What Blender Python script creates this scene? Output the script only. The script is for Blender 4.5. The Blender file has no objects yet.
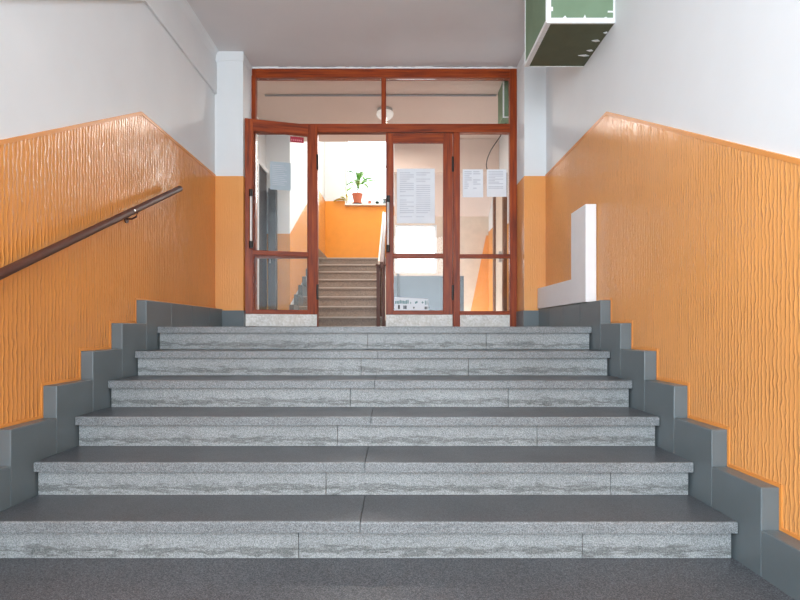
import bpy, bmesh, math, random
from mathutils import Vector, Matrix
random.seed(7)
S = bpy.context.scene
COL = S.collection
C = 0.8775            # height of the camera above the lower floor

# ------------------------------------------------------------------ camera
cam = bpy.data.objects.new('camera', bpy.data.cameras.new('camera'))
COL.objects.link(cam)
cam.location = (0, 0, C)
cam.rotation_euler = (math.pi/2, 0, 0)
cam.data.sensor_width = 36
cam.data.lens = 25.2
cam.data.shift_x = 0.0046
cam.data.shift_y = 0.0375
cam.data.clip_start = 0.02
S.camera = cam

# ------------------------------------------------------------------ world, daylight and added fill lights
w = bpy.data.worlds.new('sky'); S.world = w; w.use_nodes = True
bg = w.node_tree.nodes['Background']
bg.inputs[0].default_value = (0.86, 0.93, 1.0, 1)
bg.inputs[1].default_value = 4.5

def area(name, loc, rot, sx, sy, e, col):
    l = bpy.data.lights.new(name, 'AREA'); l.shape = 'RECTANGLE'; l.size = sx; l.size_y = sy
    l.energy = e; l.color = col
    o = bpy.data.objects.new(name, l); COL.objects.link(o); o.location = loc; o.rotation_euler = rot
    return o
HP = math.pi/2
# daylight coming in at the glazed street entrance behind the camera
area('entrance_daylight', (-0.145, -2.5, 1.65), (HP, 0, 0), 2.6, 2.9, 134, (0.76, 0.90, 1.0))
# fill light added at an unseen left opening, to brighten the right wall
area('side_fill', (-1.60, -1.3, 2.1), (HP, 0, -math.radians(90)), 1.5, 1.9, 112, (0.76, 0.90, 1.0))
# daylight at the stairwell window
area('stairwell_daylight', (-0.1, 10.85, C+3.1), (-HP*1.0, 0, 0), 1.7, 1.4, 140, (1.0, 0.95, 0.88))
# fill light added high in the stairwell to brighten the far wall
area('stairwell_fill', (-0.5, 8.7, C+4.75), (math.radians(12), 0, 0), 1.6, 1.4, 30, (1.0, 0.94, 0.84))

S.view_settings.view_transform = 'Standard'
S.view_settings.look = 'None'
S.view_settings.gamma = 1
S.view_settings.use_curve_mapping = False
S.view_settings.exposure = 0.0

# ------------------------------------------------------------------ materials
def nt(name):
    m = bpy.data.materials.new(name); m.use_nodes = True
    n = m.node_tree.nodes; l = m.node_tree.links
    return m, n, l, n['Principled BSDF']
def coords(n, l, scale=(1, 1, 1), kind='Object'):
    t = n.new('ShaderNodeTexCoord'); mp = n.new('ShaderNodeMapping')
    mp.inputs['Scale'].default_value = scale
    l.new(t.outputs[kind], mp.inputs['Vector']); return mp.outputs['Vector']
def noise(n, l, vec, scale, detail=3, rough=0.55):
    x = n.new('ShaderNodeTexNoise'); x.inputs['Scale'].default_value = scale
    x.inputs['Detail'].default_value = detail; x.inputs['Roughness'].default_value = rough
    l.new(vec, x.inputs['Vector']); return x.outputs['Fac']
def ramp(n, l, fac, stops):
    r = n.new('ShaderNodeValToRGB'); e = r.color_ramp.elements
    while len(e) < len(stops): e.new(0.5)
    for i, (p, c) in enumerate(stops):
        e[i].position = p; e[i].color = (*c, 1)
    l.new(fac, r.inputs['Fac']); return r.outputs['Color']
def mixc(n, l, a, b, fac, mode='MIX'):
    x = n.new('ShaderNodeMix'); x.data_type = 'RGBA'; x.blend_type = mode
    if isinstance(fac, (int, float)): x.inputs['Factor'].default_value = fac
    else: l.new(fac, x.inputs['Factor'])
    l.new(a, x.inputs['A']); l.new(b, x.inputs['B']); return x.outputs['Result']
def bump(n, l, h, bs, strength, dist, normal=None):
    b = n.new('ShaderNodeBump'); b.inputs['Strength'].default_value = strength
    b.inputs['Distance'].default_value = dist; l.new(h, b.inputs['Height'])
    if normal: l.new(normal, b.inputs['Normal'])
    if bs: l.new(b.outputs['Normal'], bs.inputs['Normal'])
    return b.outputs['Normal']
def srgb(r, g, b):
    f = lambda c: ((c/255+0.055)/1.055)**2.4 if c > 10 else c/255/12.92
    return (f(r), f(g), f(b))
def plain(name, col, rough=0.5, metal=0.0, var=0.06, nscale=9, bmp=0.0, coat=0.0):
    m, n, l, b = nt(name)
    v = coords(n, l); f = noise(n, l, v, nscale)
    lo = tuple(c*(1-var) for c in col); hi = tuple(min(1, c*(1+var)) for c in col)
    l.new(ramp(n, l, f, [(0.3, lo), (0.7, hi)]), b.inputs['Base Color'])
    b.inputs['Roughness'].default_value = rough; b.inputs['Metallic'].default_value = metal
    b.inputs['Coat Weight'].default_value = coat
    if bmp: bump(n, l, noise(n, l, v, 60, 4), b, bmp, 0.002)
    return m

def mat_ridged(name, col, axis, st, sc=15.0, ds=4.5):
    """gloss paint over combed plaster: wavering vertical ridges; axis = direction along the wall"""
    m, n, l, b = nt(name)
    t = n.new('ShaderNodeTexCoord'); sp = n.new('ShaderNodeSeparateXYZ'); l.new(t.outputs['Object'], sp.inputs[0])
    along = sp.outputs[axis]; up = sp.outputs['Z']
    cb = n.new('ShaderNodeCombineXYZ'); l.new(along, cb.inputs[0])
    mu = n.new('ShaderNodeMath'); mu.operation = 'MULTIPLY'; mu.inputs[1].default_value = 0.42; l.new(up, mu.inputs[0])
    l.new(mu.outputs[0], cb.inputs[1])
    wv = n.new('ShaderNodeTexWave'); wv.wave_type = 'BANDS'; wv.bands_direction = 'X'; wv.wave_profile = 'SIN'
    wv.inputs['Scale'].default_value = sc; wv.inputs['Distortion'].default_value = ds
    wv.inputs['Detail'].default_value = 2.0; wv.inputs['Detail Scale'].default_value = 2.6
    wv.inputs['Detail Roughness'].default_value = 0.6
    l.new(cb.outputs[0], wv.inputs['Vector'])
    pw = n.new('ShaderNodeMath'); pw.operation = 'POWER'; pw.inputs[1].default_value = 3.0; l.new(wv.outputs['Fac'], pw.inputs[0])
    am = n.new('ShaderNodeMapping'); am.inputs['Scale'].default_value = (22, 14, 1); l.new(cb.outputs[0], am.inputs[0])
    av = noise(n, l, am.outputs[0], 1.0, 2)
    mm = n.new('ShaderNodeMath'); mm.operation = 'MULTIPLY'; l.new(pw.outputs[0], mm.inputs[0])
    l.new(ramp(n, l, av, [(0.32, (0.1,)*3), (0.68, (1,)*3)]), mm.inputs[1])
    v2 = n.new('ShaderNodeMapping'); v2.inputs['Scale'].default_value = (1, 0.5, 1); l.new(cb.outputs[0], v2.inputs[0])
    nz = noise(n, l, v2.outputs[0], 55, 3)
    f = noise(n, l, coords(n, l), 1.6, 3)
    base = ramp(n, l, f, [(0.3, tuple(c*0.93 for c in col)), (0.7, tuple(min(1, c*1.04) for c in col))])
    l.new(base, b.inputs['Base Color'])
    b.inputs['Roughness'].default_value = 0.27
    b.inputs['Specular IOR Level'].default_value = 0.45
    n1 = bump(n, l, mm.outputs[0], None, st, 0.0075)
    bump(n, l, nz, b, 0.35, 0.003, n1)
    return m

ORANGE = srgb(236, 164, 92)
M = {}
M['orange_y'] = mat_ridged('orange_ridged_plaster', ORANGE, 'Y', 0.46)
M['orange_l'] = mat_ridged('orange_ridged_plaster_left', srgb(231, 152, 76), 'Y', 0.6, 11.5, 3.4)  # same plaster as the right wall, its weaker light put into the colour
M['orange_far'] = plain('orange_far_paint', srgb(240, 156, 48), 0.4, var=0.03)
M['orange_x'] = mat_ridged('orange_ridged_plaster_front', ORANGE, 'X', 0.16)
M['orange_smooth'] = plain('orange_smooth_paint', srgb(229, 150, 72), 0.42, var=0.04)
M['white'] = plain('white_wall_paint', srgb(232, 234, 235), 0.62, var=0.02, nscale=2.5, bmp=0.25)
M['ceiling'] = plain('ceiling_paint', srgb(226, 221, 220), 0.85, var=0.02, nscale=2)
M['skirting'] = plain('grey_skirting_paint', srgb(98, 108, 112), 0.34, var=0.06, nscale=5, bmp=0.1)
M['putty'] = plain('white_filler', srgb(238, 238, 236), 0.7, var=0.05, nscale=30, bmp=0.5)
M['ceiling_warm'] = plain('ceiling_bounce_tint', srgb(226, 204, 190), 0.85, var=0.02, nscale=2)  # warm light bounced off the orange walls, put into the ceiling colour
M['boxing'] = plain('white_boxing_board', srgb(240, 240, 242), 0.5, var=0.02)
M['black'] = plain('black_plastic', (0.012, 0.011, 0.010), 0.4)
M['steel'] = plain('brushed_steel', (0.62, 0.60, 0.58), 0.3, 1.0)
M['rail'] = plain('dark_brown_rail', srgb(84, 46, 32), 0.5, var=0.12, nscale=20)
M['kick'] = None
M['darkgrey'] = plain('dark_grey_paint', srgb(70, 76, 82), 0.45)
M['nearblack'] = plain('dark_door_paint', srgb(38, 36, 36), 0.45)
M['brown'] = plain('brown_door_paint', srgb(112, 70, 42), 0.4, var=0.15)
M['winwhite'] = plain('white_window_frame', srgb(240, 242, 244), 0.4)
M['terracotta'] = plain('terracotta', srgb(196, 112, 84), 0.8, var=0.12)
M['darkpot'] = plain('dark_green_pot', srgb(38, 62, 52), 0.5)
M['greypot'] = plain('grey_pot', srgb(120, 126, 130), 0.5)
M['soil'] = plain('soil', srgb(48, 36, 28), 0.95, var=0.3, nscale=80)
M['leaf'] = plain('green_leaf', srgb(96, 150, 58), 0.45, var=0.3, nscale=14)
M['leaf_yellow'] = plain('yellow_green_leaf', srgb(186, 178, 60), 0.5, var=0.25, nscale=14)
M['paper'] = plain('white_paper', srgb(240, 243, 248), 0.75, var=0.03)
M['paper_back'] = plain('paper_back', srgb(176, 190, 198), 0.75, var=0.05)  # back-lit blue grey of the sheet put into its colour
M['ink'] = plain('grey_ink', srgb(208, 211, 219), 0.8)
M['ink_dark'] = plain('dark_ink', srgb(60, 68, 76), 0.8)
M['ink_teal'] = plain('teal_ink', srgb(86, 138, 142), 0.8)
M['red'] = plain('red_sticker', srgb(170, 24, 48), 0.5)
M['ink_pink'] = plain('pale_lettering', srgb(226, 130, 140), 0.6)
M['greypaint'] = plain('blue_grey_dado_paint', srgb(92, 102, 110), 0.45)
M['beige'] = plain('beige_paint', srgb(216, 196, 176), 0.5)
M['lampglass'] = plain('opal_glass', srgb(240, 238, 232), 0.15, var=0.01)
M['lampglass'].node_tree.nodes['Principled BSDF'].inputs['Emission Color'].default_value = (1, 0.95, 0.88, 1)
M['lampglass'].node_tree.nodes['Principled BSDF'].inputs['Emission Strength'].default_value = 0.25
M['cable'] = plain('grey_cable', srgb(96, 88, 82), 0.5)
M['conduit'] = plain('grey_conduit', srgb(150, 148, 148), 0.4)
M['metal_edge'] = plain('galvanised_edge', srgb(180, 176, 170), 0.45, 0.4)

def mat_board():
    m, n, l, b = nt('green_plasterboard')
    v = coords(n, l); f = noise(n, l, v, 3.5, 3)
    l.new(ramp(n, l, f, [(0.3, srgb(116, 138, 110)), (0.7, srgb(128, 150, 122))]), b.inputs['Base Color'])
    b.inputs['Roughness'].default_value = 0.85
    return m
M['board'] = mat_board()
M['board_olive'] = plain('darker_olive', srgb(96, 98, 74), 0.9)  # darker olive than the green board; used for the underside

def mat_wood(name, sc):
    m, n, l, b = nt(name)
    v = coords(n, l, sc)
    g = noise(n, l, v, 3.0, 5, 0.6)
    k = noise(n, l, coords(n, l), 2.2, 2)
    c1 = ramp(n, l, g, [(0.3, srgb(108, 36, 5)), (0.5, srgb(154, 60, 10)), (0.72, srgb(184, 84, 20))])
    c2 = ramp(n, l, k, [(0.35, (0.80, 0.76, 0.72)), (0.65, (1, 1, 1))])
    l.new(mixc(n, l, c1, c2, 1.0, 'MULTIPLY'), b.inputs['Base Color'])
    b.inputs['Roughness'].default_value = 0.42
    b.inputs['Specular IOR Level'].default_value = 0.35
    bump(n, l, g, b, 0.15, 0.001)
    return m
M['wood_v'] = mat_wood('varnished_wood_upright', (14, 14, 0.9))
M['wood_h'] = mat_wood('varnished_wood_rail', (0.9, 14, 14))

def mat_stone(name, lo, mid, hi, scale, rough, dirt=None, big=1.4, stain=0.25):
    m, n, l, b = nt(name)
    v = coords(n, l)
    vo = n.new('ShaderNodeTexVoronoi'); vo.inputs['Scale'].default_value = scale; l.new(v, vo.inputs['Vector'])
    sp = n.new('ShaderNodeSeparateColor'); l.new(vo.outputs['Color'], sp.inputs[0])
    c = ramp(n, l, sp.outputs[0], [(0.05, lo), (0.5, mid), (0.95, hi)])
    s = ramp(n, l, noise(n, l, coords(n, l, (1, 1, 1.5)), big, 6, 0.65), [(0.3, (1-stain,)*3), (0.62, (1, 1, 1))])
    c = mixc(n, l, c, s, 1.0, 'MULTIPLY')
    if dirt:
        # scuffed grime: a ragged band of its own across the lower third of the riser
        t = n.new('ShaderNodeTexCoord'); q = n.new('ShaderNodeSeparateXYZ'); l.new(t.outputs['Generated'], q.inputs[0])
        nn = noise(n, l, coords(n, l, (1.6, 1, 9)), 6, 6, 0.75)
        a = n.new('ShaderNodeMath'); a.operation = 'MULTIPLY_ADD'; a.inputs[1].default_value = 1.3; a.inputs[2].default_value = -0.66
        l.new(nn, a.inputs[0])
        su = n.new('ShaderNodeMath'); su.operation = 'ADD'; l.new(q.outputs['Z'], su.inputs[0]); l.new(a.outputs[0], su.inputs[1])
        d = ramp(n, l, su.outputs[0], [(0.0, (1, 1, 1)), (0.10, (1, 1, 1)), (0.25, (dirt, dirt, dirt*0.97)), (0.48, (1, 1, 1))])
        c = mixc(n, l, c, d, 1.0, 'MULTIPLY')
    l.new(c, b.inputs['Base Color'])
    r = ramp(n, l, noise(n, l, v, 3, 3), [(0.3, (rough-0.02,)*3), (0.7, (rough+0.06,)*3)])
    l.new(r, b.inputs['Roughness'])
    bump(n, l, noise(n, l, v, scale*0.6, 2), b, 0.12, 0.001)
    return m
M['riser'] = mat_stone('terrazzo_riser', srgb(114, 119, 120), srgb(150, 154, 155), srgb(178, 182, 183), 420, 0.5, dirt=0.45)
M['tread'] = mat_stone('terrazzo_tread', srgb(56, 58, 62), srgb(80, 82, 86), srgb(106, 108, 112), 420, 0.3)  # darker than the riser: smooth wear, plus angled light put into the colour
M['nose'] = mat_stone('terrazzo_nosing', srgb(92, 96, 98), srgb(126, 130, 132), srgb(160, 163, 165), 420, 0.42)
M['floor'] = mat_stone('terrazzo_floor', srgb(44, 46, 49), srgb(76, 78, 82), srgb(120, 122, 126), 330, 0.38)
M['kick'] = mat_stone('pale_stone_panel', srgb(226, 224, 216), srgb(238, 236, 230), srgb(250, 249, 246), 60, 0.5, stain=0.12, big=9)
M['step_brown'] = mat_stone('worn_brown_step', srgb(128, 112, 98), srgb(152, 134, 118), srgb(172, 154, 138), 200, 0.45)
M['step_edge'] = plain('pale_step_edge', srgb(196, 184, 172), 0.4)

def mat_glass():
    m = bpy.data.materials.new('window_glass'); m.use_nodes = True
    n = m.node_tree.nodes; l = m.node_tree.links; n.clear()
    o = n.new('ShaderNodeOutputMaterial'); mx = n.new('ShaderNodeMixShader')
    tr = n.new('ShaderNodeBsdfTransparent'); gl = n.new('ShaderNodeBsdfGlossy'); fr = n.new('ShaderNodeFresnel')
    tr.inputs[0].default_value = (0.975, 0.985, 0.985, 1); gl.inputs['Roughness'].default_value = 0.02
    fr.inputs['IOR'].default_value = 1.3
    nz = n.new('ShaderNodeTexNoise'); nz.inputs['Scale'].default_value = 3
    bp = n.new('ShaderNodeBump'); bp.inputs['Strength'].default_value = 0.03; bp.inputs['Distance'].default_value = 0.02
    l.new(nz.outputs['Fac'], bp.inputs['Height']); l.new(bp.outputs[0], gl.inputs['Normal'])
    l.new(fr.outputs[0], mx.inputs[0]); l.new(tr.outputs[0], mx.inputs[1]); l.new(gl.outputs[0], mx.inputs[2])
    l.new(mx.outputs[0], o.inputs[0]); return m
M['glass'] = mat_glass()

def mat_lit():
    m, n, l, b = nt('glowing_pane')  # pane glows by itself, standing in for daylight behind it
    l.new(ramp(n, l, noise(n, l, coords(n, l), 4), [(0.3, (0.93, 0.97, 1.0)), (0.7, (1, 1, 1))]), b.inputs['Emission Color'])
    b.inputs['Base Color'].default_value = (0.9, 0.92, 0.94, 1)
    b.inputs['Emission Strength'].default_value = 1.6
    return m
M['litpane'] = mat_lit()

# ------------------------------------------------------------------ mesh helpers
def bx(bm, x0, x1, y0, y1, z0, z1):
    v = [bm.verts.new(p) for p in ((x0,y0,z0),(x1,y0,z0),(x1,y1,z0),(x0,y1,z0),(x0,y0,z1),(x1,y0,z1),(x1,y1,z1),(x0,y1,z1))]
    for f in ((0,3,2,1),(4,5,6,7),(0,1,5,4),(1,2,6,5),(2,3,7,6),(3,0,4,7)): bm.faces.new([v[i] for i in f])
def prism(bm, pts, axis, a, b):
    """extrude a 2-D outline; axis 'x': pts are (y,z); axis 'y': pts are (x,z); axis 'z': pts are (x,y)"""
    mk = {'x': lambda p, t: (t, p[0], p[1]), 'y': lambda p, t: (p[0], t, p[1]), 'z': lambda p, t: (p[0], p[1], t)}[axis]
    A = [bm.verts.new(mk(p, a)) for p in pts]; B = [bm.verts.new(mk(p, b)) for p in pts]
    n = len(pts)
    bm.faces.new(A); bm.faces.new(B[::-1])
    for i in range(n): bm.faces.new((A[i], B[i], B[(i+1) % n], A[(i+1) % n]))
def tube(bm, pts, r, seg=12, cap=True):
    pts = [Vector(p) for p in pts]; rings = []
    for i, p in enumerate(pts):
        d = (pts[min(i+1, len(pts)-1)] - pts[max(i-1, 0)]).normalized()
        up = Vector((0, 0, 1)) if abs(d.z) < 0.95 else Vector((1, 0, 0))
        u = d.cross(up).normalized(); v = d.cross(u)
        rr = r[i] if isinstance(r, (list, tuple)) else r
        rings.append([bm.verts.new(p + (u*math.cos(2*math.pi*k/seg) + v*math.sin(2*math.pi*k/seg))*rr) for k in range(seg)])
    for a, b in zip(rings, rings[1:]):
        for k in range(seg): bm.faces.new((a[k], a[(k+1) % seg], b[(k+1) % seg], b[k]))
    if cap: bm.faces.new(rings[0][::-1]); bm.faces.new(rings[-1])
def lathe(bm, c, prof, seg=24):
    rings = [[bm.verts.new((c[0]+r*math.cos(2*math.pi*k/seg), c[1]+r*math.sin(2*math.pi*k/seg), c[2]+z)) for k in range(seg)] for r, z in prof]
    for a, b in zip(rings, rings[1:]):
        for k in range(seg): bm.faces.new((a[k], a[(k+1) % seg], b[(k+1) % seg], b[k]))
    bm.faces.new(rings[0][::-1]); bm.faces.new(rings[-1])
def obj(name, fill, mat, parent=None, bevel=0, smooth=False, origin=None):
    bm = bmesh.new(); fill(bm)
    if parent is not None and parent.get('_loc') is not None:
        L = Vector(parent['_loc'])
        bmesh.ops.translate(bm, vec=-L, verts=bm.verts)
    bmesh.ops.recalc_face_normals(bm, faces=bm.faces)
    off = None
    if parent is None:
        if origin is None:
            xs = [v.co for v in bm.verts]
            origin = ((min(p.x for p in xs)+max(p.x for p in xs))/2, (min(p.y for p in xs)+max(p.y for p in xs))/2, min(p.z for p in xs))
        off = Vector(origin); bmesh.ops.translate(bm, vec=-off, verts=bm.verts)
    if smooth:
        for f in bm.faces: f.smooth = True
    me = bpy.data.meshes.new(name); bm.to_mesh(me); bm.free()
    ms = mat if isinstance(mat, (list, tuple)) else [mat]
    for m in ms: me.materials.append(M[m])
    o = bpy.data.objects.new(name, me); COL.objects.link(o)
    if off is not None: o.location = off
    if off is not None and parent is None: o['_loc'] = tuple(off)
    if parent is not None:
        o.parent = parent; o['_loc'] = tuple(parent['_loc']) if parent.get('_loc') is not None else (0, 0, 0)
    if bevel:
        b = o.modifiers.new('bevel', 'BEVEL'); b.width = bevel; b.segments = 2; b.limit_method = 'ANGLE'; b.angle_limit = 0.6
    return o
def tag(o, label=None, cat=None, group=None, kind=None):
    if label: o['label'] = label
    if cat: o['category'] = cat
    if group: o['group'] = group
    if kind: o['kind'] = kind
    return o
def empty(name, loc, label=None, cat=None, group=None, kind=None, rz=0, local=False):
    o = bpy.data.objects.new(name, None); COL.objects.link(o); o.location = loc; o.rotation_euler = (0, 0, rz)
    o['_loc'] = (0, 0, 0) if local else tuple(loc)
    return tag(o, label, cat, group, kind)
def box(name, dims, mat, parent=None, bevel=0):
    return obj(name, lambda bm: bx(bm, *dims), mat, parent, bevel)

XL, XR = -1.657, 1.368          # hall walls
SL, SR = -1.585, 1.296          # faces of the skirting
LAND = 0.90                     # landing height
CEIL = C + 2.545
YP, YS = 5.114, 5.41            # pilaster face, glazed screen face
PL, PR = -1.40, 1.17            # inner edges of the pilasters
YB = -2.6                       # street end of the hall

# ------------------------------------------------------------------ structure: lower hall, stair walls, landing
tag(box('floor', (XL-0.1, XR+0.1, YB, 2.5, -0.12, 0), 'floor'), 'dark speckled terrazzo floor at the foot of the stairs', 'floor', kind='structure')
tag(box('floor_landing', (XL, XR, 3.94, 7.2, LAND-0.15, LAND-0.002), 'tread'), 'grey terrazzo landing floor under the glazed doors', 'floor', kind='structure')
def wl(bm):
    bx(bm, XL-0.15, XL, YB-0.15, -2.1, -0.12, CEIL); bx(bm, XL-0.15, XL, -0.5, 7.1, -0.12, CEIL)
    bx(bm, XL-0.15, XL, -2.1, -0.5, -0.12, 1.05); bx(bm, XL-0.15, XL, -2.1, -0.5, 3.1, CEIL)
def wr(bm): bx(bm, XR, XR+0.15, YB-0.15, 11.0, -0.12, CEIL)
wall_l = tag(obj('wall_left', wl, 'white'), 'long white upper wall on the left with orange ridged dado', 'wall', kind='structure')
wall_r = tag(obj('wall_right', wr, 'white'), 'long white upper wall on the right with orange ridged dado', 'wall', kind='structure')
tag(obj('ceiling', lambda bm: bx(bm, XL-0.15, XR+0.15, YB-0.15, 5.50, CEIL, CEIL+0.15), 'ceiling'), 'flat grey white ceiling over the stairs and landing', 'ceiling', kind='structure')
tag(box('ceiling_lobby', (XL-0.15, XR+0.15, 5.501, 7.57, CEIL, CEIL+0.15), 'ceiling_warm'), 'lobby ceiling behind the glass with warm bounce light in its colour', 'ceiling', kind='structure')

# dado outlines in (y, z)
def blocktop(k): return C + 0.19 - (6-k)*0.15
def blockfront(k): return 3.553 - (6-k)*0.3128
steps_poly = [(YP, blocktop(6)), (blockfront(6), blocktop(6))]
for k in range(5, -1, -1):
    steps_poly += [(blockfront(k+1), blocktop(k)), (blockfront(k), blocktop(k))]
zlow = blocktop(0)
steps_poly[-1] = (YB, zlow)
ytop, ztop = 3.63, C+1.416
zflat = zlow + 1.25
ybend = ytop - (ztop - zflat)/0.482
top_poly = [(YB, zflat), (ybend, zflat), (ytop, ztop), (YP, ztop)]
def offs(poly, dy, dz): return [(y+dy, z+dz) for y, z in poly]
def strip(bm, poly, dy, dz, x0, x1):
    q = offs(poly, dy, dz)
    for i in range(len(poly)-1):
        pts = [poly[i], poly[i+1], q[i+1], q[i]]
        a = pts[0]; 
        if abs(sum(pts[j][0]*pts[(j+1) % 4][1]-pts[(j+1) % 4][0]*pts[j][1] for j in range(4))) < 1e-6: continue
        prism(bm, pts, 'x', x0, x1)
for side, X, sg, w_ in (('left', XL, 1, wall_l), ('right', XR, -1, wall_r)):
    def dado(bm):
        prism(bm, steps_poly + top_poly_, 'x', X, X+sg*0.006)
    if side == 'left': top_poly_ = [(YB, 1.0), (-0.45, 1.0), (-0.45, zflat)] + top_poly[1:]
    else: top_poly_ = top_poly
    obj('dado', dado, 'orange_l' if side == 'left' else 'orange_y', w_)
    def border(bm):
        strip(bm, top_poly[1:], 0, -0.02, X+sg*0.0061, X+sg*0.0078)
        strip(bm, steps_poly, -0.013, 0.013, X+sg*0.0061, X+sg*0.009)
    b = obj('dado_border', border, 'orange_smooth', w_)
    b['label'] = 'smooth painted border edging the ridged dado'

# skirting: stepped grey tiles
def skirt(X0, X1):
    def f(bm):
        g = 0.0012
        for k in range(0, 7):
            y0 = blockfront(k); y1 = blockfront(k+1) if k < 6 else YP
            if k == 0: y0 = YB
            cuts = [y0, y1]
            if k == 6: cuts = [y0, y0+0.4, y0+0.8, y0+1.2, y1]
            if k == 0: cuts = [y0+i*(y1-y0)/10 for i in range(11)]
            for a, b in zip(cuts, cuts[1:]):
                bx(bm, X0, X1, a+g*0.5, b-g*0.5, -0.02 if k < 5 else 0.4, blocktop(k))
    return f
tag(obj('baseboard_left', skirt(XL, SL), 'skirting', bevel=0.004), 'stepped grey skirting climbing beside the left wall', 'skirting', kind='structure')
tag(obj('baseboard_right', skirt(SR, XR), 'skirting', bevel=0.004), 'stepped grey skirting climbing beside the right wall', 'skirting', kind='structure')

# pilasters either side of the screen
def pilaster(side, x0, x1):
    p = tag(obj('wall_pilaster_'+side, lambda bm: bx(bm, x0, x1, YP, 5.55, LAND-0.1, CEIL), 'white'),
            'white and orange pilaster on the %s of the glazed doors' % side, 'pilaster', kind='structure')
    obj('dado', lambda bm: bx(bm, x0-(0 if side == 'left' else 0.004), x1+(0.004 if side == 'left' else 0), YP-0.005, YS, LAND+0.15, C+1.405), 'orange_x', p)
    obj('cap', lambda bm: bx(bm, x0-(0 if side == 'left' else 0.006), x1+(0.006 if side == 'left' else 0), YP-0.006, YS, C+2.455, CEIL-0.001), 'white', p, bevel=0.003)
    return p
pilaster('left', XL, PL); pilaster('right', PR, XR)
tag(obj('baseboard_pilasters', lambda bm: (bx(bm, SL, PL+0.012, YP-0.02, YP-0.0055, LAND, LAND+0.155), bx(bm, PL+0.0045, PL+0.012, YP-0.0055, YS-0.002, LAND, LAND+0.155),
    bx(bm, PR-0.012, SR, YP-0.02, YP-0.0055, LAND, LAND+0.155), bx(bm, PR-0.012, PR-0.0045, YP-0.0055, YS-0.002, LAND, LAND+0.155)), 'skirting'),
    'short grey skirting round the foot of both pilasters', 'skirting', kind='structure')

# raised panel edge on the upper left wall and the ceiling groove
def ledge(bm):
    yb = 3.66; zl = C+2.15
    prism(bm, [(yb, zl), (YP, zl), (YP, C+2.44), (yb, C+2.44)], 'x', XL, XL+0.02)
    prism(bm, [(yb, zl), (yb, C+2.44), (1.2, C+2.44), (1.2, zl-0.575*2.46)], 'x', XL, XL+0.02)
tag(obj('trim_1', ledge, 'white', bevel=0.004), 'raised plaster band along the top of the left wall', 'trim', kind='structure')
def cove(bm):
    prof = [(XL, C+2.455), (XL+0.008, C+2.455), (XL+0.010, C+2.47), (XL+0.016, C+2.51), (XL+0.026, C+2.533), (XL+0.04, CEIL), (XL, CEIL)]
    prism(bm, prof, 'y', -2.6, YP-0.001)
tag(obj('trim_2', cove, 'white'), 'curved plaster cove between left wall and ceiling', 'trim', kind='structure')

# street end behind the camera: wall with a glazed opening
def wb(bm):
    bx(bm, XL, XR, YB-0.15, YB, 3.15, CEIL); bx(bm, XL, XL+0.2, YB-0.15, YB, 0, 3.15); bx(bm, XR-0.2, XR, YB-0.15, YB, 0, 3.15)
tag(obj('wall_back', wb, 'white'), 'white wall around the street entrance', 'wall', kind='structure')

# ------------------------------------------------------------------ stone stairs
st = empty('staircase', (-0.145, 2.125, 0), 'six wide grey terrazzo steps rising to the glazed doors', 'staircase')
T = 0.3165
nose_y = [2.125 + T*i for i in range(6)]
joint_n = [-0.137, -0.137, -0.125, -0.118, -0.112, None]
riser_j = {0: [-0.375, 0.715], 1: [-0.31, 0.945], 2: [-0.293, 0.7], 3: [-0.255, 0.62], 4: [-0.215, 0.44], 5: [-0.19, 0.60]}
rng = random.Random(3)
for i in range(6):
    z = 0.15*(i+1); y = nose_y[i]; yn = nose_y[i+1] if i < 5 else y+T
    th = 0.042
    j = joint_n[i]
    cuts = [SL+0.002] + ([j] if j is not None else []) + [SR-0.002]
    for q, (a, b) in enumerate(zip(cuts, cuts[1:])):
        dy = -0.006 if (q == 1) else 0.0
        def f(bm, a=a, b=b, dy=dy, q=q):
            xs = [a+0.0015+(b-a-0.003)*k/40 for k in range(41)]
            top = []; 
            prof = lambda w: [(y+dy+w, z-th), (y+dy+w, z-0.006), (y+dy+0.003+w, z-0.0015), (y+dy+0.009+w, z), (yn+0.028, z), (yn+0.028, z-th)]
            rings = []
            for x in xs:
                wv = 0.0015*math.sin(x*9+i*2)+0.0012*rng.uniform(-1, 1)
                rings.append([bm.verts.new((x, py, pz)) for py, pz in prof(wv)])
            n = len(rings[0])
            for r0, r1 in zip(rings, rings[1:]):
                for k in range(n):
                    fc = bm.faces.new((r0[k], r0[(k+1) % n], r1[(k+1) % n], r1[k]))
                    fc.material_index = 0 if k in (3,) else 1
            bm.faces.new(rings[0]); bm.faces.new(rings[-1][::-1])
        obj('tread', f, ['tread', 'nose'], st)
    # riser slabs
    cj = [SL+0.006] + riser_j[i] + [SR-0.008]
    for a, b in zip(cj, cj[1:]):
        box('riser', (a+0.001, b-0.001, y+0.026, y+0.055, z-0.15+0.0005, z-th-0.0008), 'riser', st, bevel=0.0015)
    
# carcass of the stairs under the slabs
def carc(bm):
    for i in range(6):
        y = nose_y[i]+0.056
        bx(bm, SL+0.004, SR-0.004, y, y+T-0.001 if i < 5 else y+0.08, 0.001, 0.15*(i+1)-0.0435)
cc = obj('core', carc, 'riser', st)

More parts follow.
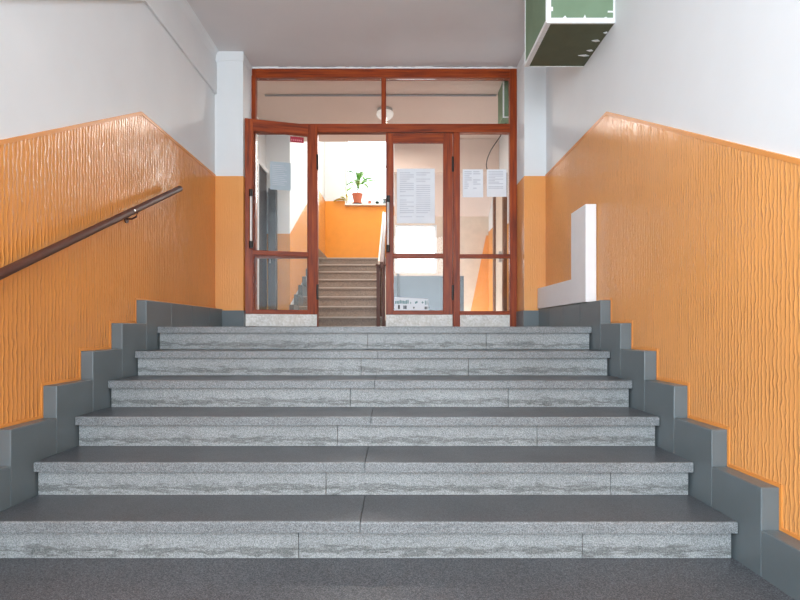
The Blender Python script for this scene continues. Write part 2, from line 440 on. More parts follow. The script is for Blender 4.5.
# ------------------------------------------------------------------ glazed screen (fixed parts)
def zz(py): return C + (330-py)/103.5
def xx(px): return (px-396.3)/103.5
scr = empty('window_1', (0, YS, LAND), 'dark red varnished wooden screen with glass transom lights across the landing', 'glazed screen', kind='structure')
FD = 0.075
def rbox(name, x0, x1, z0, z1, mat, par, y0=YS, y1=YS+FD, bev=0.004):
    return box(name, (x0, x1, y0, y1, z0, z1), mat, par, bev)
zt = C+2.525
rbox('frame', xx(248.5), xx(255.5), LAND, zt, 'wood_v', scr)
rbox('frame', xx(510), xx(517), LAND, zt, 'wood_v', scr)
rbox('frame', xx(255.5), xx(510), zz(77.5), zt, 'wood_h', scr, YS+0.002)
rbox('frame', xx(255.5), xx(510), zz(132.2), zz(123.8), 'wood_h', scr, YS-0.004)
rbox('mullion', xx(381.3), xx(386), zz(123.8), zz(77.5), 'wood_v', scr, YS+0.004)
rbox('mullion', xx(453.2), xx(460), LAND, zz(132.2), 'wood_v', scr)
rbox('mullion', xx(309), xx(317.6), LAND, zz(132.2), 'wood_v', scr)
# sidelights (right, and left one behind the open leaf)
for a, b in ((460, 510), (255.5, 309)):
    rbox('rail', xx(a), xx(b), zz(257.8), zz(254), 'wood_h', scr, YS+0.006)
    rbox('rail', xx(a), xx(b), zz(314.8), zz(311), 'wood_h', scr, YS+0.006)
    box('base_panel', (xx(a)+0.001, xx(b)-0.001, YS+0.004, YS+0.06, LAND+0.004, zz(314.8)-0.001), 'kick', scr, 0.002)
    box('pane', (xx(a)+0.0005, xx(b)-0.0005, YS+0.036, YS+0.040, zz(254)+0.0005, zz(132.2)-0.0005), 'glass', scr)
    box('pane', (xx(a)+0.0005, xx(b)-0.0005, YS+0.036, YS+0.040, zz(311)+0.0005, zz(257.8)-0.0005), 'glass', scr)
for a, b in ((255.5, 381.3), (386, 510)):
    box('pane', (xx(a)+0.0005, xx(b)-0.0005, YS+0.036, YS+0.040, zz(123.8)+0.0005, zz(77.5)-0.0005), 'glass', scr)
# ragged filler around the frame
def filler(bm):
    r = random.Random(5)
    n = 60
    for i in range(n):
        a = PL+0.004+(PR-PL-0.008)*i/n; b = PL+0.004+(PR-PL-0.008)*(i+1)/n
        bx(bm, a, b, YS-0.004, YS+0.02, zt+0.0005, zt+0.016+r.uniform(-0.006, 0.0035))
    for x0, x1 in ((PL+0.0005, xx(248.5)-0.0005), (xx(517)+0.0005, PR-0.0005)):
        for i in range(50):
            z0 = LAND+0.16+(zt-LAND-0.17)*i/50; z1 = LAND+0.16+(zt-LAND-0.17)*(i+1)/50
            bx(bm, x0, x1, YS-0.002+r.uniform(-0.004, 0.004), YS+0.03, z0, z1)
tag(obj('trim_3', filler, 'putty'), 'ragged white filler around the wooden screen', 'trim', kind='structure')

# ------------------------------------------------------------------ door leaves
def leaf(name, hinge, d, rz, label, top, glasstop, wid=0.648):
    """hinge edge at the origin, free edge at d*wid along local x; front (camera side) is -y"""
    e = empty(name, hinge, label, 'door', kind='structure', rz=rz, local=True)
    t = 0.02
    def B(nm, u0, u1, z0, z1, mat, y0=-t, y1=t, bev=0.003):
        a, b = sorted((d*u0, d*u1)); return box(nm, (a, b, y0, y1, z0, z1), mat, e, bev)
    L0 = LAND
    zb = 0.012
    g0, g1, g2, g3 = zz(311)-L0, zz(257.6)-L0, zz(254)-L0, glasstop
    B('stile', 0.002, 0.088, zz(314.6)-L0, top, 'wood_v'); B('stile', wid-0.07, wid, zz(314.6)-L0, top, 'wood_v')
    B('rail', 0.088, wid-0.07, g3, top, 'wood_h'); B('rail', 0.088, wid-0.07, g1, g2, 'wood_h')
    B('rail', 0.088, wid-0.07, zz(314.6)-L0, g0, 'wood_h')
    B('kick_panel', 0.004, wid-0.002, zb, zz(314.6)-L0-0.001, 'kick', -t+0.002, t-0.002, 0.002)
    for z0, z1 in ((g2, g3), (g0, g1)):
        B('pane', 0.0885, wid-0.0705, z0+0.0005, z1-0.0005, 'glass', -0.002, 0.002, 0)
        def bead(bm, z0=z0, z1=z1):
            a, b = sorted((d*0.088, d*(wid-0.07))); k = 0.006
            for yy0, yy1 in ((-0.014, -0.0022), (0.0022, 0.014)):
                bx(bm, a, b, yy0, yy1, z0, z0+k); bx(bm, a, b, yy0, yy1, z1-k, z1)
                bx(bm, a, a+k, yy0, yy1, z0+k, z1-k); bx(bm, b-k, b, yy0, yy1, z0+k, z1-k)
        obj('glazing_bead', bead, 'beadwood', e)
    for sgn in (-1, 1):
        hz0, hz1 = (1.185+0.43, 1.185-0.14) if False else (zz(200)-L0, zz(249)-L0)
        u = wid-(0.022 if wid < 0.66 else 0.052)
        bar = obj('handle', lambda bm: tube(bm, [(d*u, sgn*0.062, hz1-0.01), (d*u, sgn*0.062, hz0+0.01)], 0.013, 14), 'steel', e, smooth=False)
        for hz in (hz0, hz1):
            def cl(bm, hz=hz):
                tube(bm, [(d*u, sgn*0.062, hz-0.032), (d*u, sgn*0.062, hz+0.032)], 0.018, 14)
                tube(bm, [(d*u, sgn*0.0205, hz), (d*u, sgn*0.055, hz)], 0.015, 12)
            obj('handle_clamp', cl, 'black', bar)
    for hz in (0.34, 1.58):
        obj('hinge', lambda bm, hz=hz: tube(bm, [(0, -0.022, hz-0.072), (0, -0.022, hz+0.072)], 0.011, 12), 'black', e)
    return e
M['beadwood'] = M['wood_v']
dl = leaf('door_1', (xx(317.6)+0.002, YS-0.045, LAND), -1, math.radians(16.5),
     'open wooden glazed door leaf swung back against the left of the screen', 1.93, 1.828, 0.668)
dr = leaf('door_2', (xx(452.9), YS+0.024, LAND), 1, 0, 'closed wooden glazed door leaf right of the open doorway', zz(132.9)-LAND, zz(142)-LAND) if False else \
     leaf('door_2', (xx(452.9), YS+0.024, LAND), -1, 0, 'closed wooden glazed door leaf right of the open doorway', zz(132.9)-LAND, zz(142)-LAND)

# ------------------------------------------------------------------ notices
def sheet(name, x0, x1, z0, z1, y, label, cols, rows, seed, mat='paper', curl=0.004, root=None):
    o_ = ((x0+x1)/2, y, z0)
    def f(bm):
        nx, nz = 8, 10; r = random.Random(seed); G = []
        for side in (0, 1):
            g = []
            for i in range(nx+1):
                row = []
                for k in range(nz+1):
                    u = i/nx; v = k/nz
                    off = -curl*max(0, (0.25-v)/0.25)*(abs(u-0.5)*2)**2
                    row.append(bm.verts.new((x0+(x1-x0)*u, y+off-(0.0006 if side == 0 else 0), z0+(z1-z0)*v)))
                g.append(row)
            G.append(g)
        for s in (0, 1):
            for i in range(nx):
                for k in range(nz):
                    q = (G[s][i][k], G[s][i+1][k], G[s][i+1][k+1], G[s][i][k+1]); bm.faces.new(q if s == 0 else q[::-1])
        for i in range(nx):
            for k in (0, nz): bm.faces.new((G[0][i][k], G[0][i+1][k], G[1][i+1][k], G[1][i][k]))
        for k in range(nz):
            for i in (0, nx): bm.faces.new((G[0][i][k], G[0][i][k+1], G[1][i][k+1], G[1][i][k]))
    o = obj(name, f, mat, None, origin=o_)
    tag(o, label, 'notice', 'A4 notices in the sidelight' if name == 'notice_sheet' else None)
    def txt(bm):
        r = random.Random(seed+9); w = (x1-x0); h = (z1-z0)
        cw = w*0.86/cols
        for c in range(cols):
            for k in range(rows):
                if r.random() < 0.14: continue
                zt_ = z1 - h*0.07 - (h*0.66 if curl else h*0.84)*k/rows
                a = x0+w*0.07+cw*c+0.003; L = cw*(0.9 if r.random() < 0.6 else r.uniform(0.4, 0.8))-0.006
                bx(bm, a, a+L, y-0.0011, y-0.0007, zt_-h*0.30/rows, zt_)
    obj('printed_text', txt, 'ink', o)
    return o
yg = YS+0.0355
sheet('notice_sheet', xx(463), xx(483.7), zz(196.5), zz(168.3), yg, 'white A4 notice taped inside the right sidelight, left one of two', 2, 9, 1)
sheet('notice_sheet', xx(487.3), xx(507.3), zz(196), zz(168.3), yg, 'white A4 notice taped inside the right sidelight, right one of two next to the pilaster', 1, 12, 2)
sheet('notice_poster', xx(396.8), xx(435), zz(223), zz(168), YS+0.0215, 'large white printed notice in two columns on the closed door leaf', 2, 22, 3, curl=0)
# the low white sign with dark marks
def signpart():
    x0, x1, z0, z1, y = xx(394.2), xx(428.5), zz(310.6), zz(297), YS+0.0215
    o = obj('sign_card', lambda bm: prism(bm, [(x0, z0), (x1, z0), (x1, z1-0.015), (x0, z1)], 'y', y-0.001, y), 'paper')
    tag(o, 'small white card with rows of dark marks low in the closed door leaf', 'sign')
    w = x1-x0; h = z1-z0
    def marks(bm, rows):
        for (u, v, a, b) in rows: bx(bm, x0+w*u, x0+w*(u+a), y-0.0016, y-0.0011, z0+h*v, z0+h*(v+b))
    r = random.Random(4)
    row1 = [(0.03+0.045*i, 0.50+0.03*r.random(), 0.03, 0.2+0.08*r.random()) for i in range(9)]
    row1 += [(0.47, 0.52, 0.02, 0.12), (0.61, 0.52, 0.035, 0.14), (0.65, 0.56, 0.03, 0.16), (0.80, 0.58, 0.06, 0.05), (0.82, 0.53, 0.02, 0.15), (0.90, 0.44, 0.025, 0.3), (0.95, 0.44, 0.02, 0.3)]
    row2 = [(0.11, 0.12, 0.055, 0.3), (0.27, 0.12, 0.035, 0.26), (0.32, 0.12, 0.04, 0.26), (0.55, 0.2, 0.05, 0.05), (0.565, 0.14, 0.02, 0.16), (0.89, 0.1, 0.04, 0.2), (0.94, 0.1, 0.03, 0.2)]
    obj('printed_marks', lambda bm: marks(bm, row1), 'ink_teal', o); obj('printed_marks', lambda bm: marks(bm, row2), 'ink_dark', o)
signpart()
# notice and red sticker on the open leaf (in the leaf's own plane)
def on_leaf(o, u, z, y=-0.0025):
    o.matrix_world = Matrix.Translation(dl.location) @ Matrix.Rotation(dl.rotation_euler.z, 4, 'Z') @ Matrix.Translation((-u, y, z))
s1 = obj('notice_sheet', lambda bm: bx(bm, -0.096, 0.096, -0.0006, 0, 0, 0.262), 'paper_back', None, origin=(0, 0, 0))
obj('printed_text', lambda bm: [bx(bm, -0.075, 0.03+0.03*((k*7) % 3)/2, -0.0011, -0.0007, 0.225-0.018*k, 0.2255-0.018*k+0.004) for k in range(11)], 'ink', s1)
tag(s1, 'blue grey A4 notice on the glass of the open left door leaf', 'notice')
on_leaf(s1, 0.346, zz(330)-LAND+139/107.0+0.017)
s2 = obj('warning_sticker', lambda bm: bx(bm, -0.064, 0.064, -0.0006, 0, 0, 0.055), 'red', None, origin=(0, 0, 0))
obj('lettering', lambda bm: [bx(bm, -0.056+0.018*k, -0.045+0.018*k, -0.0011, -0.0007, 0.014, 0.030) for k in range(6)], 'ink_pink', s2)
tag(s2, 'small red sticker at the top of the open leaf glass', 'sticker')
on_leaf(s2, 0.192, 0.0)
s2.location.z = C + 187.4/105.5

# ------------------------------------------------------------------ green plasterboard box on the right wall
gb = empty('plasterboard_boxing', (1.15, 3.8, C+1.92), 'green plasterboard boxing with white taped edges under the ceiling at the right wall', 'boxing')
bx0, bx1, by0, by1, bz0, bz1 = 0.9375, XR-0.001, 3.50, 4.09, C+1.92, CEIL-0.001
box('board', (bx0+0.004, bx1, by0+0.004, by1, bz0+0.016, bz1), 'board', gb)
box('box_underside', (bx0+0.004, bx1, by0+0.004, by1, bz0+0.003, bz0+0.0155), 'board_olive', gb)['label'] = 'underside, darker olive than the sides'
def edges(bm):
    r = random.Random(11); w = 0.030; t = 0.004
    bx(bm, bx0, bx1, by0-0.0005, by0+t, bz0, bz0+w*1.05); bx(bm, bx0, bx0+w, by0-0.0005, by0+t, bz0+w*1.05, bz1)
    bx(bm, bx1-0.011, bx1, by0-0.0005, by0+t, bz0+w*1.05, bz1)
    bx(bm, bx0, bx0+w, by0+t, by1, bz0-0.0005, bz0+t); bx(bm, bx0-0.0005, bx0+t, by0+t, by1, bz0+t, bz0+w*0.8)
    bx(bm, bx0+w, bx1, by0+t, by0+t+0.010, bz0-0.0005, bz0+t)
    bx(bm, bx0+w, bx1, by1-0.008, by1, bz0-0.0005, bz0+t)
    bx(bm, bx0-0.0005, bx0+t, by0+t, by0+0.02, bz0+w, bz1); bx(bm, bx0-0.0005, bx0+t, by1-0.012, by1, bz0+w, bz1)
    for (x, ww, hh) in ((0.03+0.085, 0.028, 0.016), (0.24, 0.018, 0.022), (0.37, 0.03, 0.008)):   # filler dabs
        prism(bm, [(bx0+x-ww/2, bz0+w), (bx0+x+ww/2, bz0+w), (bx0+x+ww*0.1, bz0+w+hh)], 'y', by0-0.0005, by0+t)
    bx(bm, bx0+w, bx0+w+0.012, by0-0.0005, by0+t, bz0+0.075, bz0+0.10); bx(bm, bx1-0.045, bx1-0.011, by0-0.0005, by0+t, bz0+0.065, bz0+0.075)
    for (x, y, a) in ((0.40, 0.35, 0.03), (0.395, 0.22, 0.035), (0.385, 0.42, 0.05), (0.42, 0.12, 0.02)):
        prism(bm, [(bx0+x-a, by0+y), (bx0+x, by0+y-0.012), (bx0+x+a*0.6, by0+y+0.004), (bx0+x-a*0.1, by0+y+0.014)], 'z', bz0-0.0002, bz0+t)
obj('edge_tape', edges, 'putty', gb)['label'] = 'white taped and filled edges'

# ------------------------------------------------------------------ white L-shaped pipe boxing on the right wall
def lbox(bm):
    z0 = blocktop(6)+0.001
    prism(bm, [(3.80, z0), (YP-0.021, z0), (YP-0.021, C+0.378), (4.117, C+0.372), (4.117, C+0.856), (3.80, C+0.856)], 'x', 1.284, XR-0.0095)
tag(obj('pipe_boxing', lbox, 'boxing', bevel=0.004), 'white L-shaped pipe boxing standing on the right skirting at the landing', 'boxing')

# ------------------------------------------------------------------ handrail on the left wall
hx = -1.585
hr = empty('handrail', (hx, 4.1, C+1.04), 'dark brown round handrail sloping up the left orange wall', 'handrail')
def hp(y): return (hx, y, C+1.035+(y-4.10)*0.4365)
def rail(bm):
    ys = [0.9+(4.10-0.9)*k/12 for k in range(13)]
    p = [hp(y) for y in ys]
    e = hp(4.112); tube(bm, p+[e], [0.0205]*13+[0.014], 20)
obj('rail', rail, 'rail', hr, smooth=True)
for y in (3.42, 1.7):
    def br(bm, y=y):
        a = Vector(hp(y)); tube(bm, [a+Vector((0.004, 0, -0.020)), a+Vector((-0.002, 0, -0.045)), a+Vector((-0.03, 0, -0.06)), Vector((XL+0.008, y, a.z-0.06))], 0.006, 10)
        tube(bm, [Vector((XL+0.0065, y, a.z-0.06)), Vector((XL+0.012, y, a.z-0.06))], 0.026, 16)
    obj('bracket', br, 'rail', hr)
def screw(bm):
    a = Vector(hp(3.35)); tube(bm, [a+Vector((0.018, 0, 0.006)), a+Vector((0.0225, 0, 0.0075))], 0.006, 10)
obj('screw', screw, 'steel', hr)

# ------------------------------------------------------------------ lobby and stairwell beyond the screen
FZ = LAND
ZL = C+1.206                    # half landing
YW = 10.6
X1L = -1.35                     # left wall of the flight
tag(obj('wall_lobby', lambda bm: bx(bm, XL, X1L, 7.1, YW, LAND-0.15, CEIL+2.4), 'white'), 'white and orange wall on the left of the far stairs', 'wall', kind='structure')
wlo = bpy.data.objects['wall_lobby']
T2 = 0.32; R2 = 0.148; Y1 = 7.1
sl = R2/T2
def dadof(bm):
    p = [(Y1, FZ+0.30), (Y1+8*T2, ZL+0.15), (YW, ZL+0.15), (YW, C+2.44), (9.5, C+2.44), (Y1, C+1.22)]
    prism(bm, p, 'x', X1L, X1L+0.005)
obj('dado', dadof, 'orange_y', wlo)
obj('dado', lambda bm: bx(bm, XL, X1L, 7.094, 7.1, FZ+0.16, C+1.22), 'orange_x', wlo)
obj('dado', lambda bm: bx(bm, XL, XL+0.005, 5.56, 6.2, FZ+0.16, C+1.405), 'orange_y', wall_l)
# stepped skirting beside the far flight
def sk2(bm):
    for k in range(8):
        y = Y1-0.06+k*T2; z = FZ+R2*(k+1)
        bx(bm, X1L+0.0055, X1L+0.06, y, y+T2-0.001, FZ, z+0.15)
    bx(bm, X1L+0.0055, X1L+0.06, Y1-0.06+8*T2, YW-0.001, ZL-0.2, ZL+0.15)
tag(obj('baseboard_far', sk2, 'skirting'), 'stepped grey skirting beside the far stairs', 'skirting', kind='structure')
# stairwell back wall with window
wx0, wx1, wz0, wz1 = -0.97, 0.9, C+2.37, C+4.0
def wbk(bm):
    bx(bm, XL, XR+0.15, YW, YW+0.25, LAND-0.15, wz0); bx(bm, XL, XR+0.15, YW, YW+0.25, wz1, CEIL+2.4)
    bx(bm, XL, wx0, YW, YW+0.25, wz0, wz1); bx(bm, wx1, XR+0.15, YW, YW+0.25, wz0, wz1)
wbo = tag(obj('wall_stairwell', wbk, 'white'), 'far stairwell wall, orange below the bright window', 'wall', kind='structure')
def db(bm):
    bx(bm, X1L+0.0055, wx0, YW-0.005, YW, ZL+0.1, C+2.44); bx(bm, wx0, wx1, YW-0.005, YW, ZL+0.1, wz0-0.03)
obj('dado', db, 'orange_far', wbo)
tag(box('ceiling_stairwell', (XL, XR+0.15, 7.57, YW+0.25, CEIL+2.4, CEIL+2.55), 'ceiling'), 'high ceiling of the stairwell', 'ceiling', kind='structure')
tag(obj('wall_stairwell_sides', lambda bm: (bx(bm, XR, XR+0.15, 7.57, YW, CEIL+0.001, CEIL+2.4), bx(bm, XL, XR+0.15, 7.42, 7.569, CEIL+0.151, CEIL+2.55)), 'white'), 'upper stairwell walls above the lobby ceiling', 'wall', kind='structure')
wn = empty('window_2', ((wx0+wx1)/2, YW+0.1, wz0), 'bright stairwell window with white frame above the half landing', 'window', kind='structure')
def wf(bm):
    t = 0.05; y0, y1 = YW+0.10, YW+0.16
    bx(bm, wx0, wx0+t, y0, y1, wz0+0.03, wz1); bx(bm, wx1-t, wx1, y0, y1, wz0+0.03, wz1)
    bx(bm, wx0+t, wx1-t, y0, y1, wz0+0.03, wz0+0.08); bx(bm, wx0+t, wx1-t, y0, y1, wz1-t, wz1)
    bx(bm, wx0+t, wx1-t, y0, y1, C+3.10, C+3.14); bx(bm, -0.06, -0.01, y0+0.001, y1-0.001, wz0+0.08, wz1-t)
obj('frame', wf, 'winwhite', wn, bevel=0.004)
box('sill', (wx0+0.001, wx1-0.001, YW-0.10, YW+0.099, wz0-0.028, wz0-0.0005), 'winwhite', wn, 0.005)
box('pane', (wx0+0.051, -0.061, YW+0.128, YW+0.132, wz0+0.081, wz1-0.051), 'glass', wn)
box('pane', (-0.009, wx1-0.051, YW+0.128, YW+0.132, wz0+0.081, wz1-0.051), 'glass', wn)

# far flight
RX = -0.17
fs = empty('staircase', (-0.77, Y1, FZ), 'flight of worn brown steps beyond the open doorway', 'staircase')
for k in range(8):
    y = Y1+k*T2; z = FZ+R2*(k+1)
    yend = y+T2+0.02 if k < 7 else YW-0.006
    box('tread', (X1L+0.061, RX if k < 7 else XR-0.001, y-0.012, yend, z-0.035, z), 'step_brown', fs, 0.003)
    box('tread_edge', (X1L+0.062, RX-0.001, y-0.0145, y-0.0125, z-0.014, z-0.003), 'step_edge', fs)
    box('riser', (X1L+0.062, RX-0.001, y+0.008, y+0.03, z-R2+0.0005, z-0.0355), 'step_brown', fs)
box('stringer', (RX+0.001, RX+0.045, Y1, Y1+0.01, FZ, FZ+0.1), 'step_brown', fs)
def strg(bm):
    prism(bm, [(Y1+0.02, FZ+0.001), (Y1+0.25, FZ+0.001), (Y1+8*T2, ZL-0.25), (Y1+8*T2-0.02, ZL-0.04), (Y1+0.02, FZ+0.1)], 'x', RX+0.001, RX+0.045)
obj('stringer', strg, 'beige', fs)

# railing along the far flight
rlx = -0.195
rl = empty('stair_railing', (rlx, Y1-0.03, FZ), 'dark brown stair railing with a pale painted glare strip beside the far flight', 'railing')
def ry(y): return C+0.87+(y-7.1)*sl*1.0
def glare_strip(bm):  # pale strip paints the glare along the left side of the rail
    prism(bm, [(7.02, ry(7.02)-0.012), (9.5, ry(9.5)-0.012), (9.5, ry(9.5)+0.03), (7.02, ry(7.02)+0.03)], 'x', rlx-0.036, rlx-0.012)
obj('handrail', glare_strip, 'beige', rl, bevel=0.004)['label'] = 'pale strip standing in for glare along the rail'
def siderail(bm):
    prism(bm, [(7.02, ry(7.02)-0.06), (9.5, ry(9.5)-0.06), (9.5, ry(9.5)+0.02), (7.02, ry(7.02)+0.02)], 'x', rlx-0.0115, rlx+0.035)
obj('rail_bar', siderail, 'rail', rl, bevel=0.004)
def newel(bm):
    bx(bm, rlx-0.055, rlx-0.012, 7.045, 7.085, FZ+0.0005, ry(7.06)-0.045)
def newel_b(bm):
    bx(bm, rlx+0.018, rlx+0.055, 7.045, 7.085, FZ+0.0005, ry(7.06)-0.045)
obj('newel_post', newel, 'rail', rl); obj('newel_post', newel_b, 'rail', rl)
box('end_cap', (rlx-0.065, rlx+0.065, 7.03, 7.10, ry(7.06)-0.044, ry(7.06)-0.02), 'rail', rl, 0.004)
for k in range(8):
    y = 7.22+k*T2
    z = FZ+R2*(k+1)
    obj('baluster', lambda bm, y=y, z=z: bx(bm, rlx-0.012, rlx+0.012, y-0.008, y+0.008, z, ry(y)-0.013), 'rail', rl)
obj('diagonal_bar', lambda bm: tube(bm, [(rlx+0.02, 7.06, FZ+0.12), (rlx+0.005, 7.06, FZ+0.45), (rlx+0.02, 7.06, ry(7.06)-0.05)], 0.004, 8), 'steel', rl)

# second flight seen from below, and the wall under it
def fl2(bm):
    p = [(9.66, ZL-0.04), (9.66, ZL-0.30), (7.57, C+2.10), (7.45, C+2.10), (7.45, CEIL-0.001), (7.60, CEIL-0.001)]
    prism(bm, p, 'x', -0.03, XR-0.001)
tag(obj('ceiling_flight', fl2, 'ceiling_warm'), 'sloping underside of the upper flight right of the far stairs', 'soffit', kind='structure')
YU = 8.3
su0, su1, sz0, sz1 = -0.02, 0.60, C+0.84, C+1.56
def wun(bm):
    bx(bm, RX+0.05, su0, YU, YU+0.1, FZ-0.1, C+1.70); bx(bm, su1, XR, YU, YU+0.1, FZ-0.1, C+1.70)
    bx(bm, su0, su1, YU, YU+0.1, FZ-0.1, sz0); bx(bm, su0, su1, YU, YU+0.1, sz1, C+1.70)
wu = tag(obj('wall_under_flight', wun, 'beige'), 'low wall under the upper flight with a bright window', 'wall', kind='structure')
obj('dado', lambda bm: bx(bm, RX+0.06, 1.0, YU-0.005, YU, FZ, C+0.80), 'greypaint', wu)
obj('dado', lambda bm: prism(bm, [(1.05, FZ), (XR-0.001, FZ), (XR-0.001, C+1.4), (1.33, C+1.4)], 'y', YU-0.005, YU), 'orange_smooth', wu)['label'] = 'orange painted corner'
w3 = empty('window_3', ((su0+su1)/2, YU, sz0), 'bright white window low under the upper flight, seen through the closed leaf', 'window', kind='structure')
def w3f(bm):
    t = 0.03
    bx(bm, su0, su0+t, YU+0.02, YU+0.06, sz0, sz1); bx(bm, su1-t, su1, YU+0.02, YU+0.06, sz0, sz1)
    bx(bm, su0+t, su1-t, YU+0.02, YU+0.06, sz0, sz0+t); bx(bm, su0+t, su1-t, YU+0.02, YU+0.06, sz1-t, sz1)
obj('frame', w3f, 'winwhite', w3)
box('pane', (su0+0.031, su1-0.031, YU+0.04, YU+0.044, sz0+0.031, sz1-0.031), 'litpane', w3)

tag(obj('drain_pipe', lambda bm: tube(bm, [(0.03, YU-0.03, FZ), (0.03, YU-0.03, C+0.83)], 0.018, 12), 'darkgrey'),
    'dark upright pipe in front of the low grey wall under the upper flight', 'pipe')

# doors of the lobby
d3 = empty('door_3', (XL, 6.95, FZ), 'dark doorway in the left lobby wall seen through the open leaf', 'door', kind='structure')
box('door_panel', (XL+0.0005, XL+0.02, 6.62, 7.07, FZ+0.005, C+1.97), 'nearblack', d3)
obj('door_frame', lambda bm: (bx(bm, XL+0.0005, XL+0.035, 6.57, 6.619, FZ+0.001, C+2.02), bx(bm, XL+0.0005, XL+0.035, 6.619, 7.095, C+1.971, C+2.02)), 'winwhite', d3)
cb = empty('electrical_cabinet', (-1.55, 7.02, FZ), 'tall narrow dark grey cabinet against the lobby corner, behind the open leaf', 'cabinet')
box('body', (-1.60, -1.505, 6.99, 7.093, FZ+0.002, C+1.77), 'darkgrey', cb, 0.004)
box('door', (-1.596, -1.509, 6.982, 6.9895, FZ+0.02, C+1.75), 'darkgrey', cb, 0.002)
box('handle', (-1.578, -1.568, 6.965, 6.9815, C+0.83, C+0.98), 'steel', cb, 0.002)
d4 = empty('door_4', (XR, 7.2, FZ), 'brown framed door in the right lobby wall seen through the sidelight', 'door', kind='structure')
box('door_panel', (XR-0.02, XR-0.0005, 6.98, 7.58, FZ+0.005, C+1.86), 'beige', d4)
obj('door_frame', lambda bm: (bx(bm, XR-0.05, XR-0.0005, 7.581, 7.66, FZ+0.001, C+1.94), bx(bm, XR-0.05, XR-0.0005, 6.90, 6.979, FZ+0.001, C+1.94), bx(bm, XR-0.05, XR-0.0005, 6.979, 7.581, C+1.861, C+1.94)), 'brown', d4)
box('handle', (XR-0.07, XR-0.0205, 7.10, 7.13, C+0.86, C+1.0), 'steel', d4, 0.003)
obj('dado', lambda bm: bx(bm, XR-0.005, XR, 5.56, 6.89, FZ+0.16, C+1.3), 'orange_y', wall_r)
obj('dado', lambda bm: bx(bm, XR-0.005, XR, 7.67, 8.29, FZ, C+1.45), 'orange_y', wall_r)

# lobby ceiling: conduit, lamp, green box with cables
tag(obj('ceiling_conduit', lambda bm: tube(bm, [(-1.42, 6.05, CEIL-0.011), (1.08, 6.05, CEIL-0.011)], 0.010, 10), 'conduit'), 'thin grey conduit running across the lobby ceiling above the glass', 'conduit')
lm = empty('ceiling_lamp', (-0.13, 6.45, CEIL-0.12), 'small round opal ceiling lamp behind the transom mullion', 'lamp')
obj('base', lambda bm: lathe(bm, (-0.13, 6.45, CEIL-0.03), [(0.085, 0), (0.09, 0.028)], 28), 'metal_edge', lm, smooth=False)
obj('shade', lambda bm: lathe(bm, (-0.13, 6.45, CEIL-0.125), [(0.02, 0), (0.055, 0.008), (0.085, 0.03), (0.1, 0.06), (0.098, 0.085), (0.086, 0.0945)], 28), 'lampglass', lm, smooth=True)
ll = area('lobby_fill_light', (-0.13, 6.45, CEIL-0.135), (0, 0, 0), 0.16, 0.16, 40, (1.0, 0.95, 0.9))  # fill light added under the lamp to brighten the lobby
gb2 = empty('plasterboard_boxing', (1.23, 5.85, C+2.17), 'small green box at the ceiling behind the right end of the transom glass', 'boxing')
box('board', (1.09, XR-0.001, 5.72, 6.0, C+2.17, CEIL-0.001), 'board', gb2)
obj('edge_tape', lambda bm: (bx(bm, 1.087, 1.102, 5.717, 5.7195, C+2.167, CEIL-0.001), bx(bm, 1.102, XR-0.001, 5.717, 5.7195, C+2.167, C+2.18)), 'putty', gb2)
def bez(p, n=8):
    out = []
    P = [p[0]]+list(p)+[p[-1]]
    for i in range(1, len(P)-2):
        a, b, c, d = [Vector(q) for q in P[i-1:i+3]]
        for k in range(n):
            t = k/n
            out.append(0.5*((2*b)+(c-a)*t+(2*a-5*b+4*c-d)*t*t+(3*b-a-3*c+d)*t**3))
    out.append(Vector(P[-2])); return out
tag(obj('cable', lambda bm: tube(bm, bez([(1.15, 5.86, C+2.169), (1.10, 5.9, C+2.05), (1.0, 5.95, C+1.90), (0.965, 6.0, C+1.77), (1.0, 6.0, C+1.64)]), 0.006, 8), 'cable', smooth=True),
    'grey cable hanging in a slack curve under the small green box', 'cable')

# ------------------------------------------------------------------ plants and pots on the far sill
SZ = wz0-0.0005
def pot(bm, c, r0, r1, h):
    lathe(bm, c, [(r0*0.9, 0), (r0, 0.004), (r1*0.95, h*0.8), (r1*1.06, h*0.8), (r1*1.08, h), (r1*0.97, h), (r1*0.93, h*0.88)], 24)
def blade(bm, base, az, length, width, rise, droop, seg=9):
    base = Vector(base); d = Vector((math.cos(az), math.sin(az), 0)); sd = Vector((-d.y, d.x, 0))
    rows = []
    for k in range(seg+1):
        t = k/seg
        p = base + d*(length*t) + Vector((0, 0, rise*t - droop*t*t))
        wv = width*(0.35+1.3*t if t < 0.5 else 1.0)*max(0.02, math.sin(math.pi*min(1, 0.12+0.88*(1-t)))**0.6 if t > 0.5 else 0.8)
        up = Vector((0, 0, 1)); th = 0.0012
        rows.append([bm.verts.new(p-sd*wv*0.5+up*wv*0.18), bm.verts.new(p+up*th*-1), bm.verts.new(p+sd*wv*0.5+up*wv*0.18), bm.verts.new(p+up*(th+0.001))])
    for a, b in zip(rows, rows[1:]):
        for k in range(4): bm.faces.new((a[k], a[(k+1) % 4], b[(k+1) % 4], b[k]))
    bm.faces.new(rows[0][::-1]); bm.faces.new(rows[-1])
px_, py_ = -0.735, YW-0.01
pp = empty('potted_plant', (px_, py_, SZ), 'green long-leaved plant in a terracotta pot on the far window sill', 'plant')
PS = lambda bm: (lathe(bm, (px_, py_, SZ), [(0.08, 0), (0.105, 0.014), (0.10, 0.014), (0.08, 0.006)], 24))
pt_ = obj('pot', lambda bm: pot(bm, (px_, py_, SZ+0.007), 0.072, 0.10, 0.20), 'terracotta', pp, smooth=False)
obj('saucer', PS, 'nearblack', pt_)
obj('soil', lambda bm: lathe(bm, (px_, py_, SZ+0.16), [(0.07, 0), (0.082, 0.014)], 20), 'soil', pt_)
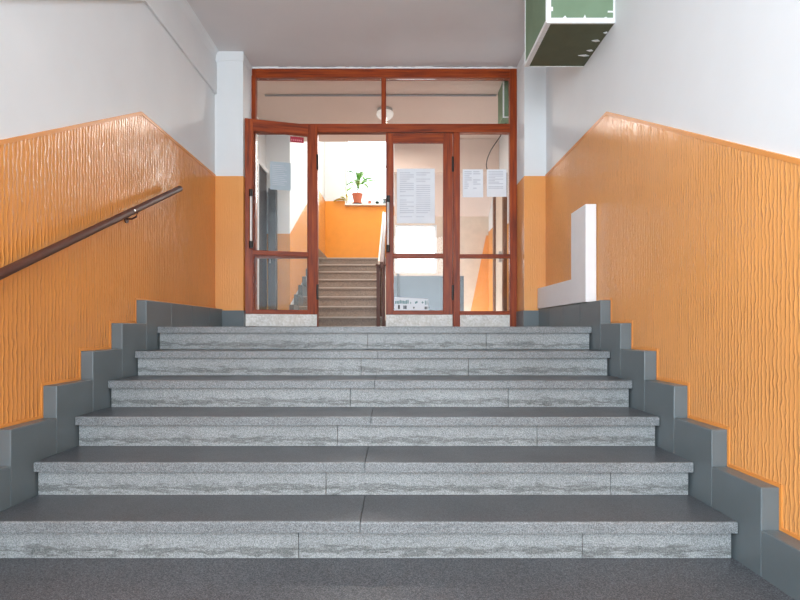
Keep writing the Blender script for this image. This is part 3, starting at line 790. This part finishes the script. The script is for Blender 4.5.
def fol(bm):
    r = random.Random(21); b0 = (px_, py_, SZ+0.17)
    tube(bm, [b0, (px_+0.01, py_, SZ+0.42)], [0.012, 0.008], 8)
    for k in range(18):
        az = k*2.4+0.2; h0 = SZ+0.26+0.012*k
        blade(bm, (px_+0.008, py_, h0), az, r.uniform(0.16, 0.30), 0.10, r.uniform(0.16, 0.36), r.uniform(0.08, 0.22))
    blade(bm, (px_+0.01, py_, SZ+0.36), 0.1, 0.36, 0.12, 0.20, 0.10); blade(bm, (px_+0.01, py_, SZ+0.38), -0.15, 0.30, 0.12, 0.20, 0.10)
    blade(bm, (px_, py_, SZ+0.30), 3.0, 0.20, 0.04, 0.36, 0.04); blade(bm, (px_, py_, SZ+0.2), 3.3, 0.10, 0.02, 0.44, 0.06)
obj('foliage', fol, 'leaf', pp)
qx, qy = -0.92, YW-0.055
p2 = empty('potted_plant', (qx, qy, SZ), 'small plant with drooping yellow green leaves at the left end of the far sill', 'plant')
obj('pot', lambda bm: pot(bm, (qx, qy, SZ), 0.025, 0.035, 0.06), 'winwhite', p2)
def fol2(bm):
    for az, L, wd, ri, dr_ in ((3.25, 0.26, 0.12, 0.10, 0.12), (3.6, 0.15, 0.055, 0.14, 0.08), (2.9, 0.12, 0.05, 0.16, 0.1), (4.6, 0.08, 0.04, 0.16, 0.05)):
        blade(bm, (qx, qy-0.0, SZ+0.055), az, L, wd, ri, dr_)
obj('foliage', fol2, 'leaf_yellow', p2)
for (x, r, h, mt, lb) in ((-0.505, 0.03, 0.075, 'terracotta', 'tiny clay pot on the far sill, next right of the large plant'),
                      (-0.36, 0.036, 0.06, 'darkpot', 'tiny dark green pot on the far sill between the clay and grey pots'),
                      (-0.22, 0.034, 0.11, 'greypot', 'small grey pot on the far sill beside the door handle, rightmost of the pots')):
    e = empty('plant_pot', (x, YW-0.02, SZ), lb, 'pot', 'small pots on the far sill')
    obj('pot', lambda bm: pot(bm, (x, YW-0.02, SZ), r*0.8, r, h), mt, e)
    obj('soil', lambda bm: lathe(bm, (x, YW-0.02, SZ+h*0.72), [(r*0.8, 0), (r*0.9, h*0.14)], 16), 'soil', e)

for o in bpy.data.objects:
    if '_loc' in o: del o['_loc']
